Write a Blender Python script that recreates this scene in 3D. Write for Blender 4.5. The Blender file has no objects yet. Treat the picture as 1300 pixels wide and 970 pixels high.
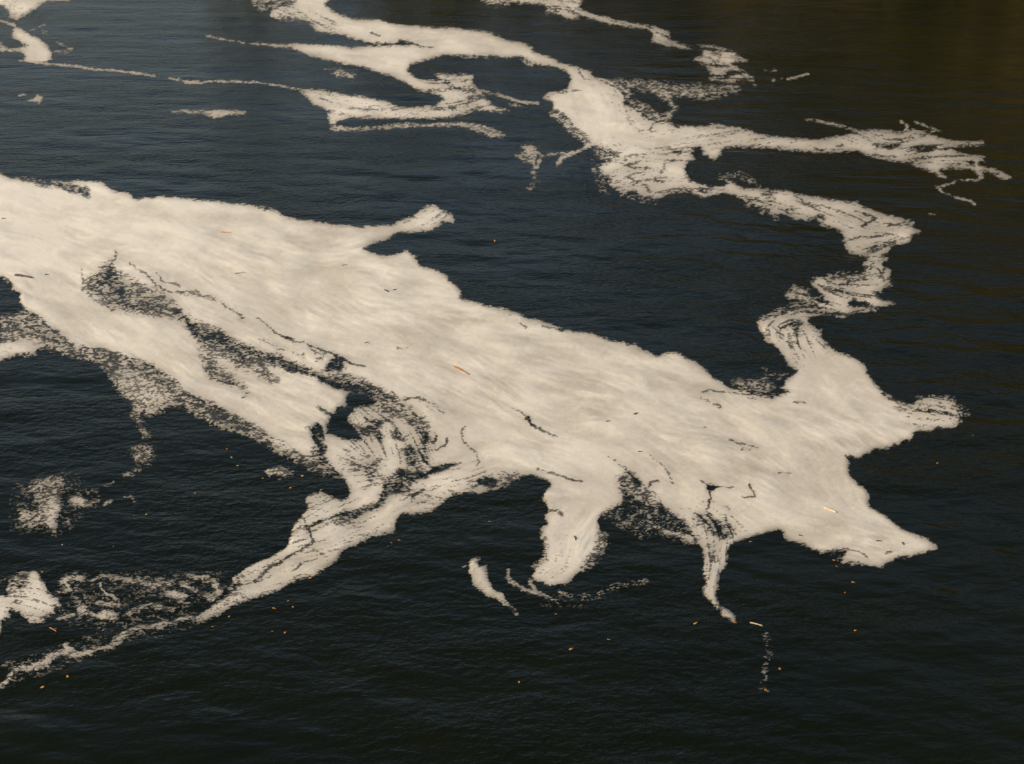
import bpy, math, random
import numpy as np

R = math.radians
scene = bpy.context.scene
col = scene.collection

# ------------------------------------------------------------------ camera
CAM_H = 22.0            # metres above the river (a bridge deck)
PITCH = R(24.0)         # degrees below the horizon
HFOV = R(36.0)
TW, TH = 1300.0, 970.0  # size of the photograph, used for laying things out on the river plane
FPX = (TW / 2) / math.tan(HFOV / 2)
cam = bpy.data.cameras.new("camera")
cam.sensor_fit = 'HORIZONTAL'
cam.angle = HFOV
cam.clip_start = 0.5
cam.clip_end = 20000
camo = bpy.data.objects.new("camera", cam)
camo.location = (0, 0, CAM_H)
camo.rotation_euler = (math.pi / 2 - PITCH, 0, 0)
col.objects.link(camo)
scene.camera = camo

# ------------------------------------------------------------------ sky, sun, exposure
SUN_ELEV, SUN_AZ = R(27.0), R(248.0)      # azimuth clockwise from +Y (the view direction)
world = bpy.data.worlds.new("World")
scene.world = world
world.use_nodes = True
wn = world.node_tree
wn.nodes.clear()
sky = wn.nodes.new("ShaderNodeTexSky")
sky.sky_type = 'NISHITA'
sky.sun_disc = False
sky.sun_elevation = SUN_ELEV
sky.sun_rotation = SUN_AZ
sky.air_density = 1.0
sky.dust_density = 2.6
sky.ozone_density = 0.0
bg = wn.nodes.new("ShaderNodeBackground")
bg.inputs["Strength"].default_value = 0.112
wo = wn.nodes.new("ShaderNodeOutputWorld")
wn.links.new(sky.outputs[0], bg.inputs[0])
wn.links.new(bg.outputs[0], wo.inputs[0])

sun = bpy.data.lights.new("sun", 'SUN')
sun.energy = 3.4
sun.angle = R(0.53)
sun.color = (1.0, 0.82, 0.58)
suno = bpy.data.objects.new("sun", sun)
suno.rotation_euler = (math.pi / 2 - SUN_ELEV, 0, math.pi - SUN_AZ)
col.objects.link(suno)

scene.view_settings.view_transform = 'Standard'
scene.view_settings.look = 'None'
scene.view_settings.gamma = 1.0
scene.view_settings.use_curve_mapping = False
scene.view_settings.exposure = 0.0

# ------------------------------------------------------------------ helpers
rng = np.random.RandomState(7)
random.seed(7)
CP, SP = math.cos(PITCH), math.sin(PITCH)


def ground(px, py):
    """Point of the river plane (z = 0) seen at a place of the photograph."""
    u = (np.asarray(px, float) - TW / 2) / FPX
    v = (TH / 2 - np.asarray(py, float)) / FPX
    dy = CP + v * SP
    dz = -SP + v * CP
    t = CAM_H / -dz
    return u * t, dy * t


def tag(o, label=None, cat=None, group=None, kind=None):
    if label: o["label"] = label
    if cat: o["category"] = cat
    if group: o["group"] = group
    if kind: o["kind"] = kind
    return o


def new_mesh(name, co, tris=None, quads=None, smooth=True):
    me = bpy.data.meshes.new(name)
    faces, starts, n = [], [], 0
    loops = []
    if tris is not None and len(tris):
        loops.append(np.asarray(tris, np.int32).ravel())
        starts.append(np.arange(len(tris), dtype=np.int32) * 3)
        faces.append(np.full(len(tris), 3, np.int32)); n = len(tris) * 3
    if quads is not None and len(quads):
        loops.append(np.asarray(quads, np.int32).ravel())
        starts.append(np.arange(len(quads), dtype=np.int32) * 4 + n)
        faces.append(np.full(len(quads), 4, np.int32))
    loops = np.concatenate(loops); starts = np.concatenate(starts); faces = np.concatenate(faces)
    me.vertices.add(len(co)); me.vertices.foreach_set("co", np.asarray(co, np.float32).ravel())
    me.loops.add(len(loops)); me.loops.foreach_set("vertex_index", loops)
    me.polygons.add(len(starts)); me.polygons.foreach_set("loop_start", starts)
    me.polygons.foreach_set("loop_total", faces)
    me.update(calc_edges=True)
    me.polygons.foreach_set("use_smooth", np.full(len(starts), smooth, bool))
    return me


def add_obj(name, me, mat=None, parent=None, loc=None):
    o = bpy.data.objects.new(name, me)
    col.objects.link(o)
    if mat is not None: me.materials.append(mat)
    if parent is not None: o.parent = parent
    if loc is not None: o.location = loc
    return o


# lattice noise -----------------------------------------------------------------
TABLES = [rng.rand(512, 512).astype(np.float32) for _ in range(12)]


def vnoise(x, y, k=0):
    T = TABLES[k % 12]
    xi = np.floor(x); yi = np.floor(y)
    fx = (x - xi).astype(np.float32); fy = (y - yi).astype(np.float32)
    xi = xi.astype(np.int64) & 511; yi = yi.astype(np.int64) & 511
    fx = fx * fx * (3 - 2 * fx); fy = fy * fy * (3 - 2 * fy)
    x1 = (xi + 1) & 511; y1 = (yi + 1) & 511
    a = T[yi, xi]; b = T[yi, x1]; c = T[y1, xi]; d = T[y1, x1]
    return a + (b - a) * fx + (c - a) * fy + (a - b - c + d) * fx * fy


def rank01(a):
    """Even out a noise to a uniform 0..1 spread."""
    s = np.sort(a.ravel()[::37])
    return np.interp(a, s, np.linspace(0, 1, len(s))).astype(np.float32)


def blur(a, s):
    if s <= 0.05: return a
    r = max(1, int(math.ceil(s * 2.6)))
    k = np.exp(-0.5 * (np.arange(-r, r + 1) / s) ** 2); k /= k.sum()
    k = k.astype(np.float32)
    p = np.pad(a, ((r, r), (0, 0)), mode='edge'); o = np.zeros_like(a)
    for i, w in enumerate(k): o += w * p[i:i + a.shape[0]]
    p = np.pad(o, ((0, 0), (r, r)), mode='edge'); q = np.zeros_like(a)
    for i, w in enumerate(k): q += w * p[:, i:i + a.shape[1]]
    return q


# ------------------------------------------------------------------ foam coverage, laid out on the river
X0, Y0, GW, GH = -150, -60, 1600, 1140        # survey grid (one step = one photograph pixel on the water)
D = np.zeros((GH, GW), np.float32)            # foam density 0..1
OWN = np.zeros((GH, GW), np.int16)
OWNERS = [None]


def owner(key):
    if key not in OWNERS: OWNERS.append(key)
    return OWNERS.index(key)


def raster(pts, pad):
    P = np.array(pts, float) - (X0, Y0)
    x0 = max(0, int(P[:, 0].min()) - pad); x1 = min(GW, int(P[:, 0].max()) + pad + 2)
    y0 = max(0, int(P[:, 1].min()) - pad); y1 = min(GH, int(P[:, 1].max()) + pad + 2)
    m = np.zeros((y1 - y0, x1 - x0), np.float32)
    A = P; B = np.roll(P, -1, 0)
    for r in range(y0, y1):
        acc = 0
        for sub in (-0.25, 0.25):
            yy = r + sub
            hit = (A[:, 1] <= yy) != (B[:, 1] <= yy)
            if not hit.any(): continue
            a, b = A[hit], B[hit]
            xs = np.sort(a[:, 0] + (yy - a[:, 1]) / (b[:, 1] - a[:, 1]) * (b[:, 0] - a[:, 0])) - x0
            for s, e in zip(xs[::2], xs[1::2]):
                si, ei = int(max(0, math.ceil(s))), int(min(m.shape[1] - 1, math.floor(e)))
                if ei >= si: m[r - y0, si:ei + 1] += 0.5
    return m, x0, y0, x1, y1


def put(m, x0, y0, x1, y1, val, own):
    d = D[y0:y1, x0:x1]
    d += (val - d) * m
    if own:
        o = OWN[y0:y1, x0:x1]
        o[m > 0.004] = owner(own)


def poly(own, pts, val=1.0, f=1.2):
    m, *b = raster(pts, int(f * 3) + 2)
    put(np.clip(blur(m, f), 0, 1), *b, val, own)


def cut(pts, val=0.0, f=1.0):
    poly(None, pts, val, f)


def stroke(own, pts, w=3.0, val=1.0, f=0.8):
    """A strand of even or changing width (px) along a line."""
    if own and f <= 1.0: val = min(1.0, val * 1.15)
    P = np.array(pts, float) - (X0, Y0)
    ws = np.linspace(w[0], w[1], len(P)) if isinstance(w, tuple) else np.full(len(P), float(w))
    pad = int(ws.max() / 2 + f * 3 + 2)
    x0 = max(0, int(P[:, 0].min()) - pad); x1 = min(GW, int(P[:, 0].max()) + pad + 2)
    y0 = max(0, int(P[:, 1].min()) - pad); y1 = min(GH, int(P[:, 1].max()) + pad + 2)
    if x1 <= x0 or y1 <= y0: return
    gy, gx = np.mgrid[y0:y1, x0:x1].astype(np.float32)
    best = np.full(gx.shape, 1e9, np.float32)
    for i in range(len(P) - 1):
        a, b = P[i], P[i + 1]; d = b - a; L = max(1e-6, d @ d)
        t = np.clip(((gx - a[0]) * d[0] + (gy - a[1]) * d[1]) / L, 0, 1)
        # a strand lying on the water is seen flattened: half as tall as it is wide
        dist = np.hypot(gx - a[0] - t * d[0], (gy - a[1] - t * d[1]) * 1.25) - (ws[i] + (ws[i + 1] - ws[i]) * t) / 2
        best = np.minimum(best, dist)
    m = np.clip(0.5 - best / (2.2 * f), 0, 1)
    put(m, x0, y0, x1, y1, val, own)


def slit(pts, w=2.0, val=0.0, f=0.7):
    if max(w if isinstance(w, tuple) else (w,)) <= 3.3: val *= .3     # cracks stay open all along
    stroke(None, pts, w, val, f)


# ---- the great slick
S = "slick"
poly("net", [(75,728),(120,727),(290,727),(298,745),(280,778),(200,800),(90,796),(70,770)], .09, 5)
poly("slick", [(10,845),(60,825),(150,795),(260,770),(262,790),(160,818),(60,858),(5,870)], .08, 4)
# loose lace along its left flank comes first, the dense foam over it
poly(S, [(0,402),(30,395),(50,403),(70,418),(95,439),(125,442),(150,450),(205,470),(226,482),(230,492),(240,503),(270,513),(305,532),(325,537),(350,556),(400,570),(412,583),(425,592),(432,606),(410,602),(390,594),(370,585),(350,573),(325,559),(310,553),(275,543),(240,521),(225,514),(205,522),(190,526),(175,511),(155,500),(140,482),(134,469),(125,461),(90,452),(60,447),(50,440),(20,430),(0,422)], .42, 2.0)
poly(S, [(138,472),(160,470),(185,478),(220,500),(222,512),(205,520),(190,526),(172,512),(155,498),(146,488)], .6, 2.5)
poly(S, [(-150,440),(0,436),(30,430),(50,430),(56,440),(45,450),(20,452),(5,457),(-150,470)], .97, 1.5)
poly(S, [(0,425),(30,420),(60,428),(55,436),(20,432),(0,436)], .5, 2)
stroke(S, [(176,515),(172,528),(178,540),(187,553)], (14, 9), .5, 3)
poly(S, [(164,568),(185,563),(196,575),(192,588),(180,592),(170,582)], .45, 2.5)
stroke(S, [(155,605),(175,598)], 6, .45, 2)
poly(S, [(345,556),(372,568),(362,578),(348,572)], .75, 2.5)
poly(S, [(335,598),(360,594),(372,600),(362,608),(340,604)], .55, 2)
poly(S, [(-150,212),(0,221),(10,225),(22,228),(50,231),(85,232),(100,230),(125,230),(136,236),(140,241),(160,245),(175,254),(182,251),(215,251),(250,254),(280,257),(312,259),(325,262),(347,266),(362,274),(382,279),(417,284),(450,286),(475,287),(500,285),(525,275),(537,264),(551,260),(565,269),(577,276),(577,284),(560,280),(560,287),(545,294),(507,295),(497,302),(475,307),(461,316),(480,325),(500,325),(515,319),(527,327),(530,337),(545,341),(565,349),(575,360),(582,367),(582,380),(595,381),(612,387),(647,394),
 (650,395),(672,407),(687,407),(707,416),(722,420),(750,424),(775,432),(810,440),(832,452),(850,449),(865,450),(870,455),(885,461),(900,472),(902,480),(915,485),(920,491),(937,496),(955,500),(972,503),(992,502),(1007,497),(990,494),(1000,485),(1007,477),(1012,472),(1000,462),(992,447),(985,438),(972,431),(966,420),(962,411),(963,405),
 (975,403),(990,400),(1012,392),(1035,390),(1042,389),(1035,385),(1012,380),(996,376),(1001,370),(1010,362),(1025,370),(1035,380),(1047,382),(1047,377),(1035,367),(1029,357),(1035,352),(1057,350),(1085,347),(1100,345),(1095,335),(1107,327),(1127,327),(1120,334),(1122,340),(1131,344),(1132,350),(1125,356),(1134,361),(1125,365),(1115,370),(1110,375),(1122,381),(1135,384),(1137,386),(1117,390),(1105,395),(1082,399),(1072,404),(1040,399),(1025,402),(1022,409),(1030,415),(1042,420),(1045,430),(1052,438),
 (1060,447),(1075,450),(1090,457),(1099,466),(1099,472),(1107,480),(1115,492),(1122,500),(1137,507),(1160,515),(1164,508),(1180,505),(1200,507),(1215,515),(1225,527),(1222,535),(1210,544),(1190,542),(1182,547),(1155,550),(1160,554),(1155,559),(1145,560),(1130,567),(1110,570),(1090,581),(1072,579),(1079,589),(1075,596),(1082,610),(1097,620),(1104,629),(1100,637),(1105,644),(1120,651),(1131,659),
 (1145,670),(1155,677),(1187,689),(1191,697),(1165,702),(1157,706),(1135,709),(1117,719),(1100,717),(1082,716),(1066,713),(1070,707),(1075,700),(1042,700),(1020,692),(997,685),(997,677),(990,673),(975,675),(950,682),(925,692),(921,715),(915,725),(910,747),(907,757),(915,770),(927,776),(936,785),(930,789),(917,782),(905,767),(897,757),(891,750),(896,740),(892,725),(894,710),(890,692),(875,675),(865,660),
 (855,655),(840,640),(822,622),(812,612),(802,604),(787,605),(790,620),(792,635),(780,647),(762,657),(760,662),(762,675),(766,687),(760,702),(747,715),(735,730),(720,742),(700,745),(680,737),(677,732),(682,720),(695,715),(690,697),(694,682),(687,670),(695,665),(690,657),(696,645),(690,627),(700,615),(695,610),(675,602),(650,606),(647,615),(625,622),(612,626),(595,627),(575,629),(562,637),(550,649),(530,651),(507,654),(505,662),
 (501,675),(470,682),(437,699),(425,715),(405,727),(370,741),(345,754),(325,760),(300,767),(275,782),(252,787),(253,783),(265,774),(285,762),(302,752),(302,732),(312,722),(325,715),(347,707),(370,692),(369,677),(377,662),(382,657),(392,645),(390,631),(407,625),(420,630),(435,636),(444,632),(442,615),(435,607),(426,605),(425,592),(412,582),(402,575),(400,567),(387,580),(367,568),(350,558),(335,548),(325,539),(305,531),(270,512),(240,502),(230,491),(226,481),(205,470),(190,462),(150,449),(125,441),(95,439),(70,417),(50,402),(30,392),(25,382),(27,374),(12,362),(4,354),(0,350),(-150,322)], 1.0, 1.0)
# its thin lower left tail
for pts, w, v in [([(255,786),(240,783),(225,789),(205,793)], 6, .75), ([(205,794),(185,797),(170,801),(158,810),(150,816)], (8,7), .6),
                  ([(152,815),(140,821),(128,825),(112,829)], (7,4), .6), ([(112,829),(100,832),(92,826),(84,819)], (9,7), .78),
                  ([(95,835),(80,829),(66,833),(58,842),(46,848)], (7,11), .72), ([(50,848),(32,849),(18,853)], (9,6), .7), ([(16,853),(10,862),(0,870),(-20,880)], (6,6), .55),
                  ([(0,846),(14,842)], 6, .35), ([(145,818),(165,801)], 10, .45)]:
    stroke(S, pts, w, v, 1.6)
stroke(S, [(305,758),(285,770),(268,780),(250,787)], (13,7), .8, 2)
stroke(S, [(301,735),(305,748),(296,756)], 8, .6, 2)
# edge lace
stroke(S, [(765,680),(766,692),(756,708),(742,722)], 12, .42, 3)
stroke(S, [(680,718),(690,712)], 9, .5, 2)
stroke(S, [(690,678),(694,690),(690,702)], 6, .6, 2)
poly(S, [(927,484),(945,482),(975,480),(985,488),(975,499),(955,498),(938,494)], .42, 2)
poly(S, [(966,466),(985,472),(1005,474),(990,482),(970,480)], .2, 2)
stroke(S, [(965,406),(985,396),(1010,388),(1030,386)], 9, .32, 2)
stroke(S, [(1162,506),(1185,502),(1208,507),(1230,524)], 6, .3, 2)
slit([(1164,512),(1180,516),(1198,518)], 5, .6, 2)
slit([(1166,518),(1190,524),(1206,524)], 2, .4, 1)
slit([(1215,520),(1221,530),(1216,535)], 2.5, .05)
slit([(1120,501),(1140,512),(1165,521),(1190,527)], 2.0, .3)
slit([(1104,478),(1112,492),(1122,503)], 1.6, .3)
# wedge of open water below the middle
poly(S, [(783,606),(802,603),(814,618),(842,640),(875,668),(890,690),(872,689),(842,680),(814,683),(780,665),(765,652),(792,640)], .2, 2.5)
poly(S, [(786,604),(803,602),(820,618),(842,640),(830,646),(806,634),(794,622)], .46, 2)
stroke(S, [(838,675),(857,678),(870,681),(884,687)], 5, .82, 1.5)
stroke(S, [(765,655),(790,662),(815,670),(840,672)], 6, .3, 2)
slit([(772,580),(790,592),(803,604),(812,613)], 1.6, .15)
slit([(800,600),(806,610),(812,618)], 4, .05)
# bay at the lower edge
cut([(604,611),(618,605),(632,611),(629,619),(610,616)], .05, 1.2)
cut([(595,616),(606,617),(600,624)], .15, 1.2)
cut([(632,597),(657,600),(662,606),(650,612),(640,620),(634,612)], .5, 1.5)
slit([(696,648),(705,650),(712,654)], 5, .35, 1)
# long speckled channel through the left half
cut([(140,334),(150,342),(160,350),(185,362),(212,375),(225,390),(242,405),(262,415),(275,417),(295,432),(317,438),(336,449),(355,452),(383,467),(419,477),(433,475),(455,484),(480,492),(508,511),(524,522),(541,531),(544,547),(538,561),(522,542),(510,529),(491,531),(480,522),(455,517),(444,503),(450,500),(436,493),(416,485),(391,478),(364,473),(342,461),(336,464),(353,486),(342,486),(325,475),(300,467),(250,437),(240,417),(220,405),(175,400),(140,395),(127,382),(105,370),(107,361),(117,350),(130,342)], .45, 2.2)
slit([(138,340),(140,355),(150,372)], 15, .18, 4)
slit([(118,352),(128,360)], 9, .3, 3)
slit([(150,382),(175,392),(195,388)], 9, .3, 3)
slit([(225,395),(250,425),(285,437),(320,446),(350,458),(390,472)], (7,10), .2, 2.5)
slit([(275,425),(300,445),(310,455)], 12, .25, 3)
slit([(400,478),(425,487),(450,495),(470,505)], (9,16), .05, 2.2)
slit([(440,480),(470,492),(500,512)], 8, .3, 3)
cut([(342,461),(356,452),(378,466),(372,476)], .2, 2)
cut([(438,506),(446,498),(465,505),(476,515),(456,517),(450,520),(441,531),(450,545),(461,553),(458,560),(433,556),(414,552),(415,539),(418,529),(402,517),(404,516),(422,528),(426,517),(438,516)], .02, .9)
cut([(387,543),(397,545),(402,539),(407,539),(411,547),(414,554),(414,561),(402,564),(396,556),(397,549)], .02, .8)
cut([(402,570),(420,567),(412,576),(407,584),(404,578)], .05, .8)
slit([(404,555),(408,566),(406,578),(414,592),(428,604)], 9, .22, 2)
cut([(412,471),(419,458),(424,453),(430,454),(439,462),(432,472),(425,470),(418,474)], .1, 1.6)
slit([(405,478),(416,468)], 6, .4, 2)
slit([(346,421),(364,431),(391,438),(404,443),(416,448)], 3.0, .3)
slit([(416,448),(433,456),(444,461),(463,466)], 3.2, .12)
slit([(395,444),(410,452),(402,458)], 6, .4, 2)
slit([(330,432),(364,446),(385,452)], 4, .62, 2)
cut([(252,440),(268,445),(285,470),(300,480),(310,492),(296,488),(268,482),(258,462)], .5, 2.5)
slit([(262,470),(280,484),(300,486)], 8, .3, 2.5)
slit([(308,488),(314,500),(312,508)], 6, .5, 2)
# broken foam between the pool and the lower arm
cut([(466,532),(491,535),(480,545),(485,557),(466,553),(460,565),(455,553)], .28, 1.8)
cut([(497,548),(516,553),(512,560),(495,556)], .3, 1.8)
cut([(510,571),(521,564),(530,571),(530,586),(537,597),(521,592),(513,580)], .25, 1.8)
slit([(536,560),(540,580),(534,596)], 9, .6, 3)
cut([(463,579),(491,586),(477,597),(469,619),(466,605)], .42, 2)
slit([(440,572),(456,585),(470,590)], 5, .62, 2)
cut([(485,611),(499,603),(510,594),(535,600),(552,599),(541,608),(516,614),(513,628),(494,625),(485,641),(477,647),(455,655),(449,661),(422,658),(430,651),(477,641),(484,625)], .16, 1.4)
slit([(500,606),(520,612),(516,626)], 8, .45, 2)
cut([(538,605),(555,589),(572,587),(590,587),(571,594),(549,603)], .04, .9)
slit([(521,636),(527,626),(536,622)], 4, .2, 1)
slit([(425,657),(405,664),(395,672),(396,690),(390,697),(372,706),(350,716)], 3, .22, 1)
slit([(352,716),(335,726),(322,738)], 4.5, .3, 1.2)
slit([(302,745),(318,740),(330,735)], 3, .4, 1.5)
slit([(385,662),(392,675)], 2, .4)
slit([(398,700),(410,706)], 1.6, .3)
slit([(372,727),(384,717)], 2.2, .3)
cut([(420,662),(440,659),(455,662),(432,668)], .45, 2)
slit([(450,671),(464,670)], 1.6, .2)
slit([(515,507),(535,508),(550,515),(563,525)], (5,2), .3, 1.2)
slit([(549,564),(552,558),(551,551)], 2.6, .2)
slit([(556,571),(566,565),(567,556)], 2.4, .15)
slit([(585,555),(586,548),(591,542)], 1.8, .3)
slit([(585,556),(594,567),(606,576),(607,586),(603,592)], 1.6, .25)
slit([(500,500),(505,506)], 3, .3)
# cracks in the dense foam
slit([(651,517),(660,523),(668,532),(674,540),(687,547),(705,554)], (1.4,1.8), .1)
slit([(669,530),(675,541),(684,546)], 3.2, .12)
slit([(682,596),(700,601),(717,605),(727,611),(739,611)], (2.2,3.4), .08)
slit([(825,619),(827,613),(832,610),(838,610)], 2.4, .2)
slit([(822,575),(836,588),(848,602),(856,614),(845,612)], 1.2, .62)
slit([(888,611),(900,617),(915,620),(932,621)], (2,2.4), .05)
cut([(897,614),(914,619),(904,624),(898,621)], 0, .6)
slit([(900,620),(903,633),(897,647),(905,657),(916,664),(930,669)], 2.6, .05)
slit([(920,655),(922,662)], 2, .1)
slit([(951,617),(958,626),(957,633),(942,633)], 2.4, .1)
cut([(884,648),(896,652),(910,660),(935,668),(928,684),(910,682),(893,674),(882,664)], .56, 1.8)
slit([(892,500),(902,496),(925,499),(965,502)], 2.2, .12)
cut([(966,501),(978,500),(990,503),(980,507)], .1, 1)
slit([(885,505),(900,511),(915,517)], (3,6), .4, 1.4)
slit([(927,560),(945,565),(962,569)], 2.0, .35)
slit([(940,571),(952,572)], 2.4, .4)
slit([(950,506),(957,507)], 4, .2)
slit([(1008,512),(1020,513)], 2.6, .3)
slit([(990,602),(1003,602)], 1.6, .4)
slit([(1075,698),(1088,702),(1102,708)], 2.0, .1)
slit([(1050,702),(1072,700),(1066,710)], 6, .12, 1.4)
slit([(1076,713),(1090,714)], 2.5, .2)
slit([(1124,702),(1132,701)], 2.2, .3)
slit([(186,349),(192,357),(203,365),(217,371),(235,372)], 2.6, .25)
slit([(235,372),(250,372),(268,379)], 5.5, .45, 1.4)
slit([(268,379),(282,386),(298,396),(310,405)], 2.0, .5)
slit([(200,347),(205,356),(216,360),(230,364)], 2.0, .25)
slit([(165,336),(175,343),(186,349)], 1.4, .5)
slit([(327,404),(338,412),(347,420)], 1.6, .3)
slit([(464,435),(475,437)], 2, .3)
slit([(505,442),(520,443)], 1.6, .4)
slit([(147,320),(146,330),(140,340)], 3, .6, 1.5)
slit([(103,340),(103,352),(106,362)], 1.6, .5)
cut([(10,222),(25,224),(60,229),(85,231),(96,237),(108,238),(114,244),(112,251),(100,247),(85,240),(60,237),(30,230)], .22, 1.5)
slit([(85,240),(100,240),(112,248)], 7, .15, 2)
slit([(328,265),(347,267)], 2.4, .1)
slit([(447,286),(460,288),(466,290)], 2.6, .2)
slit([(362,273),(366,277)], 2.6, .2)
slit([(690,416),(720,420)], 2.0, .15)
slit([(662,413),(668,417)], 1.8, .4)
slit([(630,398),(650,402)], 1.6, .45)
slit([(4,352),(10,358),(14,363)], 3, .3)
# the winding ribbon on its right
cut([(1007,408),(1017,406),(1022,411),(1014,415),(1019,425),(1009,427),(1006,418)], .28, 1.2)
slit([(990,420),(990,414),(997,411),(1007,408)], 2.2, .12)
slit([(987,423),(1000,430),(1012,437),(1022,446)], 1.5, .3)
slit([(972,408),(985,403),(1000,398)], 1.6, .35)
slit([(1049,354),(1053,361),(1062,363),(1079,358),(1103,355)], 2.6, .25)
cut([(1047,350),(1075,346),(1105,347),(1100,353),(1062,358)], .5, 1.6)
slit([(1110,347),(1120,352),(1122,358)], 1.6, .3)
slit([(1107,338),(1116,344),(1124,347)], 1.6, .35)
slit([(1100,332),(1112,332)], 3, .45, 1)
slit([(1108,371),(1120,370)], 4, .3, 1.4)
slit([(1060,368),(1075,374),(1098,378)], 1.2, .5)
slit([(1025,368),(1040,378),(1052,387)], 6, .12, 1.6)
cut([(1074,388),(1081,382),(1100,384),(1107,387),(1090,391),(1077,391)], .02, .8)
slit([(1107,387),(1095,394),(1078,399)], 1.8, .25)
cut([(999,371),(1010,362),(1022,368),(1034,379),(1024,379),(1008,376)], .6, 1.5)
slit([(1030,380),(1045,384),(1058,389)], 2.2, .2)
slit([(1040,362),(1052,370),(1066,378),(1078,381)], 1.6, .35)
slit([(1052,366),(1072,367),(1095,364),(1112,362)], 1.6, .3)
slit([(1100,340),(1112,343),(1122,350),(1120,358)], 2.0, .3)
slit([(1112,330),(1108,338),(1118,345)], 1.5, .35)
slit([(1058,396),(1075,400),(1090,396)], 1.3, .4)
slit([(978,412),(984,420),(994,431),(1005,440)], 1.5, .35)
slit([(1002,400),(1020,395),(1044,393)], 1.2, .45)

# ---- the S-shaped band beyond
B = "band"
poly(B, [(776,101),(810,103),(870,108),(905,108),(930,106),(940,112),(932,120),(900,124),(860,123),(820,116),(790,110)], .46, 2.5)
stroke(B, [(826,113),(850,121),(880,122),(905,119),(925,112)], 6, .68, 2)
stroke(B, [(838,122),(852,128),(858,138),(848,148)], 8, .5, 2.5)
poly(B, [(795,128),(812,128),(828,138),(842,150),(856,160),(840,160),(820,148)], .42, 2)
poly(B, [(380,-60),(420,-60),(418,0),(411,7),(430,19),(450,24),(480,25),(500,31),(540,35),(575,36),(605,39),(625,42),(637,49),(650,53),(665,55),(676,61),(674,65),(700,74),(710,80),(732,85),(750,91),(750,96),(775,102),(790,110),(800,117),(805,122),(797,126),(790,127),(795,135),(810,140),(820,147),(835,152),(842,155),(857,160),(875,160),(900,161),(902,157),(920,160),(945,164),(975,172),
 (1000,175),(1030,178),(1081,171),(1090,166),(1111,165),(1148,167),(1175,169),(1194,174),(1208,178),(1231,181),(1246,179),(1250,183),(1241,185),(1221,185),(1198,188),(1191,192),(1208,192),(1231,197),(1250,200),(1249,206),(1238,207),(1245,211),(1265,215),(1277,221),(1286,228),(1268,226),(1256,219),(1247,216),(1247,228),(1242,228),(1242,220),(1231,214),(1208,213),(1191,216),(1201,225),(1194,225),(1182,218),(1166,212),(1138,205),(1104,199),(1101,197),(1088,191),(1076,193),(1046,195),(1023,192),(1009,190),(1000,191),
 (970,187),(920,187),(914,198),(906,204),(892,196),(889,186),(870,190),(884,201),(870,210),(870,223),(889,234),(905,238),(922,237),(925,234),(917,226),(933,233),(945,240),(972,240),(1000,242),(1014,247),(1049,253),(1089,258),(1108,267),(1133,274),(1160,283),(1157,288),(1168,294),(1155,302),(1148,311),(1133,312),(1128,322),(1112,327),(1098,325),(1076,321),(1074,314),(1071,297),(1061,289),(1049,288),(1041,284),(1034,276),(1032,280),(1022,280),(1000,274),(981,270),(950,259),(933,248),(917,245),(900,250),(889,251),(875,245),(856,245),(831,252),(812,248),(803,241),(791,248),(773,234),(776,226),(753,221),(753,215),(770,207),(778,204),(759,198),(759,187),(751,186),(731,196),(715,201),(708,211),(706,205),(713,196),(734,191),(749,179),(747,178),(734,165),(715,143),(702,140),(701,129),(690,125),(695,118),(720,114),(726,101),(720,92),(706,85),(681,81),(668,75),(662,71),(640,74),
 (625,71),(587,71),(562,71),(545,75),(522,82),(516,89),(525,97),(532,101),(560,102),(550,95),(567,95),(600,95),(601,107),(610,115),(617,125),(630,136),(647,141),(635,142),(617,140),(600,142),(575,149),(550,150),(515,151),(480,150),(445,150),(427,154),(425,160),(417,155),(416,145),(420,141),(397,134),(392,125),(380,117),(392,114),(407,115),(430,119),(465,124),(495,130),(511,137),(555,135),(557,130),(566,127),(562,122),(532,115),(515,106),(505,100),(500,97),(475,91),(460,85),(430,80),(387,69),(370,61),(340,58),(325,54),(350,56),(425,58),(445,61),(480,59),(500,59),(530,58),(515,52),(500,55),(475,55),(457,51),(432,45),(400,39),(397,30),(385,25),(357,26),(342,21),(347,12),(370,7),(377,0)], 1.0, .9)
poly(B, [(310,-40),(380,-40),(377,2),(345,8),(330,14),(322,4)], .5, 2)
slit([(326,10),(345,4),(362,-2)], 4, .15, 1.5)
slit([(355,22),(370,25),(383,27)], 4, .35, 1.4)
slit([(390,28),(398,33)], 4, .4, 1.4)
slit([(472,42),(481,46)], 3, .3, 1)
slit([(508,52),(520,55),(531,58)], 3.5, .05)
slit([(533,60),(550,61)], 1.8, .3)
slit([(565,107),(580,113),(602,116)], 6, .55, 2)
slit([(534,97),(548,100),(565,102)], 2.4, .2)
slit([(498,140),(511,138)], 1.4, .2)
slit([(625,45),(640,48)], 2.5, .2, 1)
slit([(734,89),(742,101),(765,103),(787,112),(795,121)], 2.0, .15)
slit([(736,87),(750,90)], 2.4, .3)
slit([(775,108),(790,118),(797,126)], 1.5, .3)
slit([(691,124),(702,121),(718,117),(740,114)], 1.3, .35)
slit([(817,146),(834,154),(823,167)], 2.4, .12)
slit([(834,156),(848,152)], 3.0, .2)
slit([(857,160),(862,163)], 4, .2)
slit([(704,146),(716,155),(730,168),(745,178)], 10, .55, 3)
slit([(760,189),(775,197),(795,205)], (12,3), .35, 2.5)
slit([(758,192),(770,204)], 9, .4, 3)
slit([(842,189),(861,193),(878,190)], 6, .42, 2)
slit([(838,222),(846,208),(856,203)], 3.5, .4, 1.5)
slit([(833,229),(841,231)], 4, .12, 1)
slit([(795,210),(809,208)], 1.8, .2)
slit([(775,205),(800,212),(820,215)], 2, .62)
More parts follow.
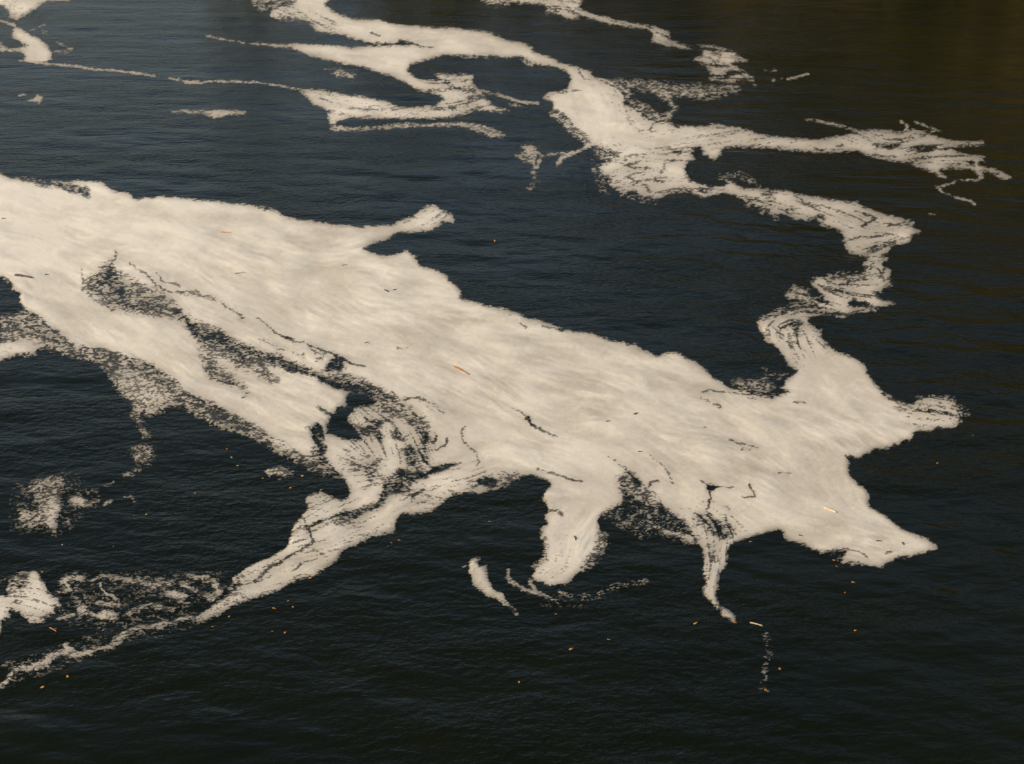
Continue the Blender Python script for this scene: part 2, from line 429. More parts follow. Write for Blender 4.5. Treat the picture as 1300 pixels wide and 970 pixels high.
slit([(800,225),(820,236),(826,244)], 3, .55, 1.5)
cut([(886,240),(906,243),(897,247),(890,245)], .2, 1)
slit([(875,244),(890,249)], 2, .4)
cut([(966,243),(976,243),(986,255),(978,259),(968,250)], .4, 1.5)
slit([(1000,266),(1010,265)], 4, .25)
slit([(1010,249),(1018,254),(1028,258)], 1.6, .35)
slit([(1000,270),(1020,272),(1036,281)], 1.6, .3)
cut([(1032,273),(1045,273),(1047,281),(1040,277)], .1, .7)
slit([(1093,287),(1105,282),(1111,278),(1098,273)], 3, .25)
slit([(1085,268),(1100,272)], 2.5, .5)
slit([(1123,286),(1140,287),(1156,287)], 1.6, .1)
slit([(1078,305),(1098,301),(1120,300)], 3, .35, 1)
slit([(1095,316),(1112,312),(1136,309)], 3, .3, 1)
slit([(1112,295),(1140,299)], 2, .4)
# forked right end
cut([(1106,185),(1125,183),(1148,182),(1140,187),(1129,189),(1113,189)], .08, .9)
cut([(1152,189),(1171,183),(1180,186),(1193,187),(1178,195),(1161,192)], .08, .9)
slit([(1111,197),(1122,199),(1136,198)], 2.6, .15)
slit([(1035,188),(1044,191)], 3.2, .2)
slit([(1062,187),(1070,185)], 2, .45)
slit([(1112,173),(1120,172)], 1.6, .3)
slit([(1134,176),(1145,178)], 2.4, .4)
cut([(1224,205),(1235,204),(1238,210),(1228,208)], .04, .7)
slit([(1196,217),(1215,216),(1232,218)], 3.0, .05)
slit([(1215,222),(1238,221)], 2, .1)
slit([(1256,221),(1268,221)], 2, .2)
stroke(B, [(1143,154),(1152,159),(1150,165),(1171,168),(1191,165)], 2.8, .92)
stroke(B, [(1162,155),(1175,160),(1188,164),(1194,168)], 2.2, .8)
stroke(B, [(1242,229),(1215,230),(1201,235),(1190,237),(1198,245),(1212,250),(1231,255),(1238,259)], (2.6,2.2), .95)
stroke(B, [(1190,237),(1198,245)], 3.6, .95)
stroke(B, [(1023,152),(1040,154),(1069,160),(1088,167)], 3.2, .62)
stroke(B, [(1180,272),(1188,273)], 1.8, .7)
# strands hanging off the band
stroke(B, [(610,114),(630,120),(650,126),(668,130),(684,132)], (3,4), .9)
stroke(B, [(648,133),(665,135)], 3, .35, 2)
stroke(B, [(575,72),(600,74),(620,74)], 2.4, .4, 1.2)
stroke(B, [(664,74),(675,82)], 5, .45, 2)
stroke(B, [(755,208),(762,225),(768,245)], 9, .2, 3)
stroke(B, [(796,250),(830,256)], 6, .2, 2.5)
stroke(B, [(948,258),(985,275)], 7, .28, 2.5)
stroke(B, [(915,225),(940,222),(960,236)], 8, .3, 3)
stroke(B, [(262,46),(285,50),(310,54),(335,57)], (2,2), .6)

# ---- strand under the S bend
poly("strip", [(415,162),(430,160),(445,163),(475,161),(505,158),(545,157),(588,155),(608,158),(626,164),(640,172),(625,174),(605,167),(585,160),(550,160),(510,162),(480,164),(445,166),(428,166)], .85, 1.0)
slit([(600,164),(620,168),(638,173)], 6, .55, 2)
# ---- swirl left of the band
stroke("swirl", [(655,197),(664,203),(675,206),(680,214)], 4, .75, 1.2)
poly("swirl", [(662,186),(676,182),(684,192),(682,203),(672,206),(664,198)], .55, 1.8)
stroke("swirl", [(683,212),(686,200),(698,197),(714,194)], (5,3), .8, 1.1)
stroke("swirl", [(678,218),(680,230),(673,240)], 8, .32, 2.5)
# ---- far band
F = "farband"
poly(F, [(590,-60),(735,-60),(740,0),(735,10),(750,19),(770,22),(790,30),(825,32),(850,41),(850,47),(845,50),(875,59),(895,57),(917,61),(929,65),(950,77),(927,80),(945,92),(960,100),(940,99),(930,105),(900,102),(902,92),(897,85),(879,75),(892,71),(890,62),(872,61),(850,59),(827,54),(830,45),(825,37),(800,34),(775,30),(755,25),(737,19),(735,25),(722,24),(707,17),(692,17),(700,10),(687,6),(650,3),(620,0)], .97, 1.0)
poly(F, [(610,0),(650,-4),(645,6),(630,9),(618,5)], .5, 1.6)
slit([(706,14),(716,8),(722,13),(735,21)], 5, .4, 1.5)
stroke(F, [(740,17),(770,25),(800,31),(828,36)], 4.5, .9, 1)
slit([(905,66),(914,72),(910,80),(900,74)], 4, .45, 1.6)
slit([(893,80),(910,86),(925,84)], 4, .4, 1.6)
slit([(905,95),(920,98),(930,92)], 6, .5, 2)
stroke(F, [(940,103),(955,102),(960,108)], 6, .35, 2)
stroke(F, [(1000,100),(1014,97),(1026,94)], (2.5,3), .9)
stroke(F, [(972,89),(984,89)], 2.5, .6)
stroke(F, [(980,102),(992,101)], 2, .5)
# ---- patch in the far left corner
C_ = "cornerpatch"
poly(C_, [(-150,-60),(110,-60),(90,0),(60,2),(52,5),(45,11),(38,15),(30,20),(20,26),(14,22),(12,15),(5,8),(-150,0)], .98, 1.0)
stroke(C_, [(-40,16),(0,26),(8,29),(19,32)], 4, .9)
stroke(C_, [(22,24),(14,22)], 5, .5, 1.5)
poly(C_, [(18,35),(24,35),(30,39),(40,45),(52,50),(60,58),(66,68),(65,75),(58,79),(48,80),(40,80),(30,78),(32,70),(28,66),(15,66),(-30,64),(-40,58),(0,60),(15,62),(30,60),(36,57),(28,54),(15,46)], 1.0, .9)
poly(C_, [(-40,50),(0,55),(10,62),(0,64),(-40,62)], .5, 2)
stroke(C_, [(40,38),(55,32),(58,44)], 4, .3, 2)
stroke(C_, [(70,66),(86,66)], 3, .45, 1.4)
stroke(C_, [(72,53),(82,58),(91,62)], 3, .6, 1.4)
# ---- dotted foam line
L = "line"
stroke(L, [(25,77),(50,80),(75,83),(97,84),(120,88),(140,89),(170,92),(185,95),(200,97)], (2.6,2.9), 1.0, .7)
stroke(L, [(78,83),(96,84)], 3.6, .95)
stroke(L, [(170,93),(186,95)], 4.2, .85, 1)
stroke(L, [(212,99),(222,100),(235,103),(250,105),(280,103),(320,104)], 2.7, .97, .8)
stroke(L, [(236,104),(256,105)], 3.8, .85, .9)
stroke(L, [(322,104),(345,107),(370,112),(388,115)], 2.4, .92, .8)
slit([(200,97),(212,99)], 4, .05)
# ---- small far patches
poly("chip", [(33,127),(44,126),(47,120),(52,122),(56,122),(52,129),(48,131)], .95, .7)
stroke("chip", [(24,122),(32,121)], 2.2, .8)
poly("streak", [(214,141),(235,140),(262,141),(280,141),(300,141),(313,142),(310,145),(290,146),(272,149),(264,146),(245,143),(225,143)], .88, .8)
poly("smudge", [(418,95),(426,90),(432,86),(440,92),(452,96),(447,99),(430,97)], .65, 1.3)
stroke("smudge", [(412,88),(428,87)], 2, .4, 1)

# ---- near left: clumps and strands
K = "clump"
poly(K, [(15,615),(85,595),(130,625),(120,650),(80,680),(10,678)], .07, 5)
poly(K, [(33,621),(49,609),(79,603),(83,612),(82,626),(77,642),(72,669),(66,676),(59,668),(33,673),(20,662),(26,649),(46,646),(43,629)], .47, 2.0)
poly(K, [(57,645),(68,636),(78,640),(72,655),(71,672),(66,676),(60,664)], .85, 2.0)
P_ = "puff"
poly(P_, [(86,632),(102,629),(112,636),(110,642),(102,645),(92,640)], .8, 2.0)
stroke(P_, [(112,640),(122,636)], 5, .55, 1.5)
stroke(P_, [(132,641),(142,636)], 4, .6, 1.2)
stroke(P_, [(157,630),(165,629),(172,635)], 3.5, .7, 1.2)
stroke(P_, [(134,616),(142,612)], 4, .5, 1.5)
W_ = "leftpatch"
poly(W_, [(-150,730),(0,755),(10,759),(13,738),(26,727),(46,726),(48,732),(59,748),(63,758),(71,758),(79,771),(66,764),(66,774),(53,791),(40,791),(26,778),(13,771),(12,784),(3,788),(0,806),(-150,840)], 1.0, 1.2)
cut([(13,738),(22,729),(34,730),(38,740),(28,752),(14,752)], .5, 2)
slit([(18,762),(28,765)], 3, .5, 1)
stroke(W_, [(45,789),(58,783),(66,776)], 5, .7, 1.4)
stroke(W_, [(60,752),(72,756)], 5, .6, 1.5)
stroke(W_, [(0,738),(12,733)], 5, .45, 1.6)
N_ = "net"
stroke(N_, [(77,738),(86,733),(94,731),(106,733)], 7, .68, 1.6)
stroke(N_, [(86,746),(80,738)], 5, .5, 1.5)
stroke(N_, [(66,756),(78,750),(88,747)], 3, .5, 1.4)
poly(N_, [(148,734),(185,731),(218,736),(222,742),(214,748),(190,750),(170,744)], .4, 2)
stroke(N_, [(115,736),(130,733),(148,735),(165,738),(181,738),(196,746)], (5,7), .66, 1.8)
stroke(N_, [(228,740),(238,745),(248,750)], 7, .65, 1.6)
stroke(N_, [(237,730),(250,734),(264,735),(274,743),(280,751),(270,759)], (6,13), .55, 2)
stroke(N_, [(255,754),(266,760)], 8, .5, 2)
stroke(N_, [(285,745),(300,750)], 5, .4, 1.6)
poly(N_, [(210,752),(222,752),(238,757),(234,763),(224,763)], .75, 1.8)
stroke(N_, [(226,764),(236,769)], 5, .4, 1.6)
stroke(N_, [(164,778),(178,774),(192,768),(204,773),(218,774)], 6, .5, 1.8)
poly(N_, [(190,768),(204,766),(210,774),(196,775)], .75, 1.6)
stroke(N_, [(126,741),(134,754),(146,759),(153,763),(152,768)], 2.2, .85, .8)
poly(N_, [(97,770),(101,765),(110,766),(108,774),(100,779)], .85, 1.3)
stroke(N_, [(104,778),(114,777),(126,783)], 3.5, .8, 1.2)
poly(N_, [(120,782),(130,774),(142,774),(150,780),(152,788),(140,787),(128,785)], .72, 1.8)
stroke(N_, [(124,766),(138,768),(147,766)], 5, .7, 1.4)
stroke(N_, [(74,786),(84,781),(92,778)], 5, .8, 1.3)
stroke(N_, [(166,782),(170,774)], 2.5, .6, 1)
# ---- near middle: two small rafts
poly("islet", [(595,714),(604,709),(612,709),(606,716),(608,721),(617,717),(620,724),(621,735),(626,749),(638,754),(647,768),(641,768),(620,757),(606,749),(598,741),(601,733),(596,726)], .97, 1.0)
stroke("islet", [(588,720),(597,718)], 3, .4, 1)
stroke("islet", [(640,764),(650,770),(657,777)], 5, .6, 1.4)
R_ = "crescent"
stroke(R_, [(646,722),(645,732),(652,740),(662,746),(675,754),(692,758),(706,763)], (4.5,5), .82, 1.3)
stroke(R_, [(674,736),(676,746),(684,753)], 5, .65, 1.4)
stroke(R_, [(712,753),(720,755),(730,754)], 4, .65, 1.4)
stroke(R_, [(706,760),(735,758),(760,755)], 12, .17, 3)
stroke(R_, [(765,749),(790,744),(823,738)], 8, .2, 2.5)
stroke(R_, [(650,770),(658,779)], 4, .4, 1.4)
stroke(R_, [(690,768),(745,770)], 6, .08, 2)
stroke("flecktrail", [(973,806),(976,825),(972,845),(968,872)], 7, .2, 2.5)
stroke("flecktrail", [(966,874),(974,877)], 4, .5, 1.4)
stroke("flecktrail", [(960,792),(968,795)], 1.5, .3, 1)

# where the foam is marbled with dark strands drawn out by the current
D_PAINT, OWN_PAINT = D, OWN.copy()
D = np.zeros_like(D)
for pts_, v_ in [([(960,400),(1000,355),(1090,325),(1140,325),(1140,395),(1060,440),(1010,460),(985,440)], .75), ([(930,225),(1060,245),(1175,285),(1150,330),(1070,325),(1030,285),(940,262)], .6),
                 ([(1000,140),(1300,150),(1300,260),(1180,235),(1000,200)], .55), ([(680,-10),(980,50),(980,130),(780,125),(860,60),(690,25)], .7), ([(730,80),(800,105),(860,165),(830,175),(780,125)], .5),
                 ([(760,185),(880,180),(930,250),(760,255)], .5), ([(440,510),(545,520),(560,620),(480,660),(440,600)], .6), ([(300,770),(300,710),(390,640),(520,600),(620,590),(640,625),(500,680),(340,760)], .38),
                 ([(1130,495),(1235,495),(1235,550),(1150,535)], .5), ([(0,720),(90,720),(80,800),(0,810)], .45), ([(870,640),(945,650),(930,790),(885,780)], .5), ([(540,85),(625,90),(650,150),(540,155)], .55),
                 ([(670,680),(770,680),(770,750),(670,750)], .16), ([(320,0),(440,15),(420,45),(330,40)], .5), ([(890,150),(1010,165),(1010,195),(890,205)], .45), ([(400,110),(520,130),(560,155),(410,165)], .3), ([(520,255),(585,255),(585,295),(520,300)], .35)]:
    poly(None, pts_, v_, 7)
MARBLE = D; D = D_PAINT; OWN = OWN_PAINT

# ------------------------------------------------------------------ flow lines of the foam
FLOW = [(1110,335,-.6,.6),(1128,347,.2,1),(1110,360,-1,.1),(1075,360,-1,.05),(1045,362,.3,1),(1065,375,1,.35),(1100,378,1,.2),(1125,385,1,.1),(1100,394,-1,.15),(1060,400,-1,-.05),(985,405,-.8,.6),(975,420,.3,1),(1000,440,.6,.8),(1015,380,1,.25),(1035,386,1,.2),(1130,300,-1,.3),(1090,315,1,-.1),(1150,170,1,.1),(1220,215,1,.3),(1090,190,1,.25),(800,215,1,-.3),(840,180,1,-.1),(0,270,1,.05),(150,300,1,.1),(300,330,1,.15),(450,380,1,.3),(600,450,1,.35),(750,500,1,.3),(900,560,1,.35),(1000,650,1,.4),(1100,690,1,.2),(100,400,1,.55),(220,470,1,.6),(330,530,1,.5),(380,480,1,.45),(250,390,.8,.6),(450,500,.9,.6),(520,560,.5,.8),(470,640,-1,.4),(400,690,-1,.5),(330,740,-1,.5),(600,600,1,-.1),(720,690,-.35,1),(720,730,1,-.5),(900,720,0,1),(1050,480,.6,.8),(1000,430,.2,1),(1120,520,1,.5),(1200,530,1,.2),(1060,600,.4,1),(1100,390,-1,.1),(1060,370,1,.4),(1120,350,0,1),(1020,395,-1,.15),
        (400,20,1,.3),(500,50,1,.1),(650,60,1,.25),(450,130,1,.1),(560,120,1,-.2),(740,110,.5,.8),(770,160,.2,1),(820,210,1,.2),(900,180,1,0),(1050,180,1,0),(1200,200,1,.2),(950,245,1,.2),(1100,270,1,.3),(500,280,1,-.2),(550,275,1,-.3),(1160,660,1,.4),(1000,500,1,.1),(950,600,1,.4),(820,600,1,.6),(150,370,1,.5),(40,760,1,.1),(200,740,1,.1)]
q = 8
gy, gx = np.mgrid[0:GH:q, 0:GW:q].astype(np.float32)
gx += X0; gy += Y0
c2 = np.zeros_like(gx); s2 = np.zeros_like(gx)
for fx, fy, dx, dy in FLOW:
    a = 2 * math.atan2(dy, dx)
    w = 1.0 / ((gx - fx) ** 2 + ((gy - fy) * 1.4) ** 2 + 160) ** 1.5
    c2 += w * math.cos(a); s2 += w * math.sin(a)
ang = 0.5 * np.arctan2(s2, c2)
ang = ang + (vnoise(gx / 55, gy / 35, 3) - .5) * .7
vx = np.repeat(np.repeat(np.cos(ang), q, 0), q, 1)[:GH, :GW]
vy = np.repeat(np.repeat(np.sin(ang), q, 0), q, 1)[:GH, :GW]
flip = np.sign(vx + 1e-6); vx = blur((vx * flip).astype(np.float32), 4); vy = blur((vy * flip).astype(np.float32), 4)
IY, IX = np.mgrid[0:GH, 0:GW].astype(np.float32)


def lic(src, n, step=1.0):
    acc = src.copy(); tot = 1.0
    for sgn in (1, -1):
        x, y = IX.copy(), IY.copy()
        for i in range(n):
            xi = np.clip(x, 0, GW - 1).astype(np.int32); yi = np.clip(y, 0, GH - 1).astype(np.int32)
            x += sgn * step * vx[yi, xi]; y += sgn * step * vy[yi, xi]
            xi = np.clip(x + .5, 0, GW - 1).astype(np.int32); yi = np.clip(y + .5, 0, GH - 1).astype(np.int32)
            w = 1 - (i + 1) / (n + 1)
            acc += w * src[yi, xi]; tot += w
    acc -= acc.mean(); acc /= acc.std() + 1e-6
    return acc


XW, YW = ground(IX + X0, IY + Y0)             # river-plane coordinates of the survey grid
white = rng.rand(GH, GW).astype(np.float32)
streak_fine = lic(blur(white, .9), 9, 1.1)
streak_wide = lic(vnoise(IX / 6.5, IY / 3.6, 5), 8, 2.0)
streak_broad = lic(vnoise(IX / 24, IY / 12, 1) + .5 * vnoise(IX / 11, IY / 6, 2), 6, 3.5)
mottle = (vnoise(IX / 5.0, IY / 2.6, 9) - .5) + (vnoise(IX / 2.3, IY / 1.3, 10) - .5) * .7

# uneven, ragged edges: shift the layout a little with noise, then break it up with bubbles
w1 = (vnoise(XW / .45, YW / .6, 0) - .5) * 4.0 + (vnoise(XW / .14, YW / .2, 1) - .5) * 3.6
w2 = (vnoise(XW / .45 + 90, YW / .6, 2) - .5) * 2.6 + (vnoise(XW / .14 + 90, YW / .2, 4) - .5) * 2.2
calm = np.clip((IY + Y0 + 40) / 330.0, .3, 1)           # what lies farther off wavers less in the layout
w1 *= calm; w2 *= calm
sx = np.clip(IX + w1, 0, GW - 1.01); sy = np.clip(IY + w2, 0, GH - 1.01)
xi = sx.astype(np.int32); yi = sy.astype(np.int32); fx = sx - xi; fy = sy - yi
D = (D[yi, xi] * (1 - fx) * (1 - fy) + D[yi, np.minimum(xi + 1, GW - 1)] * fx * (1 - fy)
     + D[np.minimum(yi + 1, GH - 1), xi] * (1 - fx) * fy + D[np.minimum(yi + 1, GH - 1), np.minimum(xi + 1, GW - 1)] * fx * fy)
VS = 1.6                                       # the foam grid is finer in depth than across
FH = int((GH - 1) * VS)
fr = np.arange(FH) / VS
fr0 = np.minimum(fr.astype(np.int32), GH - 2); frt = (fr - fr0).astype(np.float32)[:, None]


def fine(a):
    return a[fr0] * (1 - frt) + a[fr0 + 1] * frt


FY = np.repeat(fr[:, None].astype(np.float32), GW, 1); FX = np.repeat(np.arange(GW, dtype=np.float32)[None], FH, 0)
patchy = np.clip(vnoise(IX / 70, IY / 38, 4) * 2.2 - .6, 0, 1)          # streaks show in some places only
streak_wide *= .25 + .75 * patchy; streak_fine *= .35 + .65 * patchy
MARBLE *= np.where(MARBLE > .4, 1.0, .35) + np.where(MARBLE > .4, 0.0, .65) * np.clip(vnoise(IX / 45, IY / 24, 5) * 2.4 - .6, 0, 1)
bub = (vnoise(FX / 2.3, FY / .95, 6) - .5) * 1.2 + (vnoise(FX / 5.5 + FY * .05, FY / 2.0, 7) - .5) * .85 + (vnoise(FX / 14, FY / 6.0, 8) - .5) * .4
bub = bub / bub.std() + .25 * fine(streak_fine)
THR = rank01(bub) * .6 + .2
strand = lic(vnoise(IX / 2.6 + 40, IY / 1.7, 3), 16, 2.2)
D = np.clip(D - MARBLE * np.clip((strand - .15) / 1.1, 0, 1.15) * (D > .5), 0, 1)
DF = np.interp(fine(D), [0, .04, .96, 1], [0, .2, .8, 1]).astype(np.float32)
soft = np.interp(fr + Y0, [0, 150, 420, 900], [.85, .8, .6, .52]).astype(np.float32)[:, None]
ALPHA = np.clip(.5 + (DF - THR - .03) / soft, 0, 1) * np.clip((DF - .02) / .2, 0, 1)
ALPHA = np.maximum(ALPHA, np.clip((DF - .8) / .19, 0, 1))                 # how much of the water the bubble film hides
FILM = blur(D, 1.5)
ALPHA = np.maximum(ALPHA, fine(np.clip((FILM - .14) / .5, 0, 1) * .36))   # a thin grey film hangs between the flecks
FFIELD = ALPHA - .06
FIELD = FFIELD[np.minimum((np.arange(GH) * VS).round().astype(int), FH - 1)]
cover = blur((FIELD > 0).astype(np.float32), 3.0)
cover_mid = blur(cover, 3.0)
cover_wide = blur(cover, 7.0)
dense = np.clip(blur(np.clip(D, 0, 1), 5.0), 0, 1)

# ------------------------------------------------------------------ ripples of the river
waves = []
for i in range(70):
    lam = 0.42 * (9.0 ** (i / 69.0))
    th = R(78) + rng.randn() * R(24)                      # travelling mostly away from the bridge
    k = 2 * math.pi / lam
    waves.append((k * math.cos(th), k * math.sin(th), rng.rand() * 6.283, 0.0095 / k * (0.75 + .5 * rng.rand()), lam))


def ripple(X, Y, damp_short):
    """Height of the water; short ripples are damped under foam and where the mesh is coarse."""
    z = np.zeros_like(X, dtype=np.float32)
    pxlen = Y * Y / (CAM_H * FPX) + .004                    # length of one grid row at that distance
    gust = .65 + .7 * vnoise(X / 6.0, Y / 9.0, 9)
    for kx, ky, ph, a, lam in waves:
        w = np.clip((lam / pxlen - 4.0) / 6.0, 0, 1)
        if lam < 1.6: w = w * (1 - damp_short)
        else: w = w * (1 - .6 * damp_short)
        z += (a * w * gust) * np.sin(kx * X + ky * Y + ph)
    return z


# ------------------------------------------------------------------ materials
def mat_new(name):
    m = bpy.data.materials.new(name); m.use_nodes = True
    nt = m.node_tree
    return m, nt, nt.nodes["Principled BSDF"]


def node(nt, kind, **kw):
    n = nt.nodes.new(kind)
    for k, v in kw.items():
        if k in n.inputs: n.inputs[k].default_value = v
        else: setattr(n, k, v)
    return n


def water_material():
    m, nt, b = mat_new("river_water")
    b.inputs["Base Color"].default_value = (0.0085, 0.0088, 0.0045, 1)
    b.inputs["IOR"].default_value = 1.26
    b.inputs["Roughness"].default_value = 0.07
    g = node(nt, "ShaderNodeNewGeometry")
    mp = node(nt, "ShaderNodeMapping"); mp.inputs["Scale"].default_value = (1.0, 1.45, 1.0)
    mp.inputs["Rotation"].default_value = (0, 0, R(-15))
    nt.links.new(g.outputs["Position"], mp.inputs["Vector"])
    n1 = node(nt, "ShaderNodeTexNoise", Scale=3.4, Detail=3.0, Roughness=.55, Distortion=.3)
    n2 = node(nt, "ShaderNodeTexNoise", Scale=9.0, Detail=2.0, Roughness=.5)
    nt.links.new(mp.outputs[0], n1.inputs["Vector"]); nt.links.new(mp.outputs[0], n2.inputs["Vector"])
    mp0 = node(nt, "ShaderNodeMapping"); mp0.inputs["Scale"].default_value = (.5, 1.25, 1.0)
    mp0.inputs["Rotation"].default_value = (0, 0, R(-6))
    nt.links.new(g.outputs["Position"], mp0.inputs["Vector"])
    n0 = node(nt, "ShaderNodeTexNoise", Scale=1.0, Detail=2.0, Roughness=.6, Distortion=.4)
    nt.links.new(mp0.outputs[0], n0.inputs["Vector"])
    b0 = node(nt, "ShaderNodeBump", Strength=1.0, Distance=.058)
    nt.links.new(n0.outputs["Fac"], b0.inputs["Height"])
    ng = node(nt, "ShaderNodeTexNoise", Scale=.16, Detail=2.0, Roughness=.5, Distortion=.8)      # puffs of wind and calmer slicks
    nt.links.new(mp0.outputs[0], ng.inputs["Vector"])
    mg = node(nt, "ShaderNodeMapRange"); mg.inputs[1].default_value = .34; mg.inputs[2].default_value = .66
    mg.inputs[3].default_value = .35; mg.inputs[4].default_value = 1.2
    nt.links.new(ng.outputs["Fac"], mg.inputs[0])
    b1 = node(nt, "ShaderNodeBump", Strength=1.0, Distance=.044)
    nt.links.new(mg.outputs[0], b1.inputs["Strength"])
    nt.links.new(b0.outputs[0], b1.inputs["Normal"])
    b2 = node(nt, "ShaderNodeBump", Strength=1.0, Distance=.006)
    nt.links.new(n1.outputs["Fac"], b1.inputs["Height"]); nt.links.new(n2.outputs["Fac"], b2.inputs["Height"])
    nt.links.new(b1.outputs[0], b2.inputs["Normal"]); nt.links.new(b2.outputs[0], b.inputs["Normal"])
    # silt: slight drift of the murk's own colour
    n3 = node(nt, "ShaderNodeTexNoise", Scale=.12, Detail=3.0)
    nt.links.new(g.outputs["Position"], n3.inputs["Vector"])
    cr = node(nt, "ShaderNodeValToRGB")
    cr.color_ramp.elements[0].position = .35; cr.color_ramp.elements[0].color = (.0040, .0060, .0004, 1)
    cr.color_ramp.elements[1].position = .7; cr.color_ramp.elements[1].color = (.0062, .0078, .0006, 1)
    nt.links.new(n3.outputs["Fac"], cr.inputs[0]); nt.links.new(cr.outputs[0], b.inputs["Base Color"])
    return m


def foam_material():
    m, nt, b = mat_new("river_foam")
    b.inputs["Roughness"].default_value = 0.9
    b.inputs["Specular IOR Level"].default_value = 0.2
    at = node(nt, "ShaderNodeAttribute"); at.attribute_name = "foam_tone"
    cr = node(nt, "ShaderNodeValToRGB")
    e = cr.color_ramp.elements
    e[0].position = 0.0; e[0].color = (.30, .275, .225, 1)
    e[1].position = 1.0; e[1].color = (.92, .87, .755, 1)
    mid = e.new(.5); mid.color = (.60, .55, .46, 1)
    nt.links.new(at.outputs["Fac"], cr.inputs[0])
    g = node(nt, "ShaderNodeNewGeometry")
    n1 = node(nt, "ShaderNodeTexNoise", Scale=14.0, Detail=4.0, Roughness=.65)
    nt.links.new(g.outputs["Position"], n1.inputs["Vector"])
    n0 = node(nt, "ShaderNodeTexNoise", Scale=.22, Detail=3.0, Roughness=.5)
    nt.links.new(g.outputs["Position"], n0.inputs["Vector"])
    mr = node(nt, "ShaderNodeMapRange"); mr.inputs[1].default_value = .3; mr.inputs[2].default_value = .7
    mr.inputs[3].default_value = .95; mr.inputs[4].default_value = 1.03
    nt.links.new(n1.outputs["Fac"], mr.inputs[0])
    mr0 = node(nt, "ShaderNodeMapRange"); mr0.inputs[1].default_value = .3; mr0.inputs[2].default_value = .7
    mr0.inputs[3].default_value = .95; mr0.inputs[4].default_value = 1.03
    nt.links.new(n0.outputs["Fac"], mr0.inputs[0])
    mm = node(nt, "ShaderNodeMath", operation='MULTIPLY')
    nt.links.new(mr.outputs[0], mm.inputs[0]); nt.links.new(mr0.outputs[0], mm.inputs[1])
    mx = node(nt, "ShaderNodeVectorMath", operation='SCALE')
    nt.links.new(cr.outputs[0], mx.inputs[0]); nt.links.new(mm.outputs[0], mx.inputs["Scale"])
    nt.links.new(mx.outputs[0], b.inputs["Base Color"])
    # the film of bubbles is see-through where it is thin
    af = node(nt, "ShaderNodeAttribute"); af.attribute_name = "film"
    n2 = node(nt, "ShaderNodeTexNoise", Scale=26.0, Detail=3.0, Roughness=.6)
    nt.links.new(g.outputs["Position"], n2.inputs["Vector"])
    m1 = node(nt, "ShaderNodeMath", operation='MULTIPLY_ADD'); m1.inputs[1].default_value = .5; m1.inputs[2].default_value = -.25
    nt.links.new(n2.outputs["Fac"], m1.inputs[0])
    m2 = node(nt, "ShaderNodeMath", operation='ADD')
    nt.links.new(af.outputs["Fac"], m2.inputs[0]); nt.links.new(m1.outputs[0], m2.inputs[1])
    m3 = node(nt, "ShaderNodeMapRange"); m3.interpolation_type = 'SMOOTHSTEP'
    m3.inputs[1].default_value = .04; m3.inputs[2].default_value = .9; m3.inputs[3].default_value = 0; m3.inputs[4].default_value = 1
    nt.links.new(m2.outputs[0], m3.inputs[0]); nt.links.new(m3.outputs[0], b.inputs["Alpha"])
    bp = node(nt, "ShaderNodeBump", Strength=.25, Distance=.015)
    nt.links.new(n1.outputs["Fac"], bp.inputs["Height"]); nt.links.new(bp.outputs[0], b.inputs["Normal"])
    return m


def simple_material(name, c, rough=.7, c2=None, scale=30.0):
    m, nt, b = mat_new(name)
    b.inputs["Roughness"].default_value = rough
    b.inputs["Base Color"].default_value = (*c, 1)
    if c2:
        tc = node(nt, "ShaderNodeTexCoord")
        n = node(nt, "ShaderNodeTexNoise", Scale=scale, Detail=4.0)
        cr = node(nt, "ShaderNodeValToRGB")
        cr.color_ramp.elements[0].position = .35; cr.color_ramp.elements[0].color = (*c, 1)
        cr.color_ramp.elements[1].position = .68; cr.color_ramp.elements[1].color = (*c2, 1)
        nt.links.new(tc.outputs["Object"], n.inputs["Vector"])
        nt.links.new(n.outputs["Fac"], cr.inputs[0]); nt.links.new(cr.outputs[0], b.inputs["Base Color"])
    return m


M_WATER, M_FOAM = water_material(), foam_material()

# ------------------------------------------------------------------ river
sxs = np.arange(0, GW, 2); sys_ = np.arange(0, GH, 2)
gX = XW[np.ix_(sys_, sxs)].astype(np.float32); gY = YW[np.ix_(sys_, sxs)].astype(np.float32)
damp = np.clip(cover_wide[np.ix_(sys_, sxs)] * 1.1, 0, 1)
fade = np.minimum(np.minimum(np.arange(len(sxs))[None, :], np.arange(len(sxs))[::-1][None, :]) / 25.0,
                  np.minimum(np.arange(len(sys_))[:, None], np.arange(len(sys_))[::-1][:, None]) / 25.0).clip(0, 1)
gZ = ripple(gX, gY, damp) * fade
nr, nc = gX.shape
co = np.stack([gX.ravel(), gY.ravel(), gZ.ravel()], 1)
ids = np.arange(nr * nc).reshape(nr, nc)
quads = np.stack([ids[1:, :-1], ids[1:, 1:], ids[:-1, 1:], ids[:-1, :-1]], -1).reshape(-1, 4)
rim = np.concatenate([ids[0, :-1], ids[:-1, -1], ids[-1, :0:-1], ids[:0:-1, 0]])
cen = np.array([0, 45.0, 0])
far = co[rim].copy(); far = cen + (far - cen) * 30; far[:, 2] = 0
base = len(co); n_r = len(rim)
co = np.concatenate([co, far])
i0 = np.arange(n_r); i1 = (i0 + 1) % n_r
quads = np.concatenate([quads, np.stack([rim[i0], base + i0, base + i1, rim[i1]], 1)[:, ::-1]])
river = add_obj("river_water", new_mesh("river_water", co, quads=quads), M_WATER)
tag(river, "dark rippled river water around the drifting foam", kind="structure")

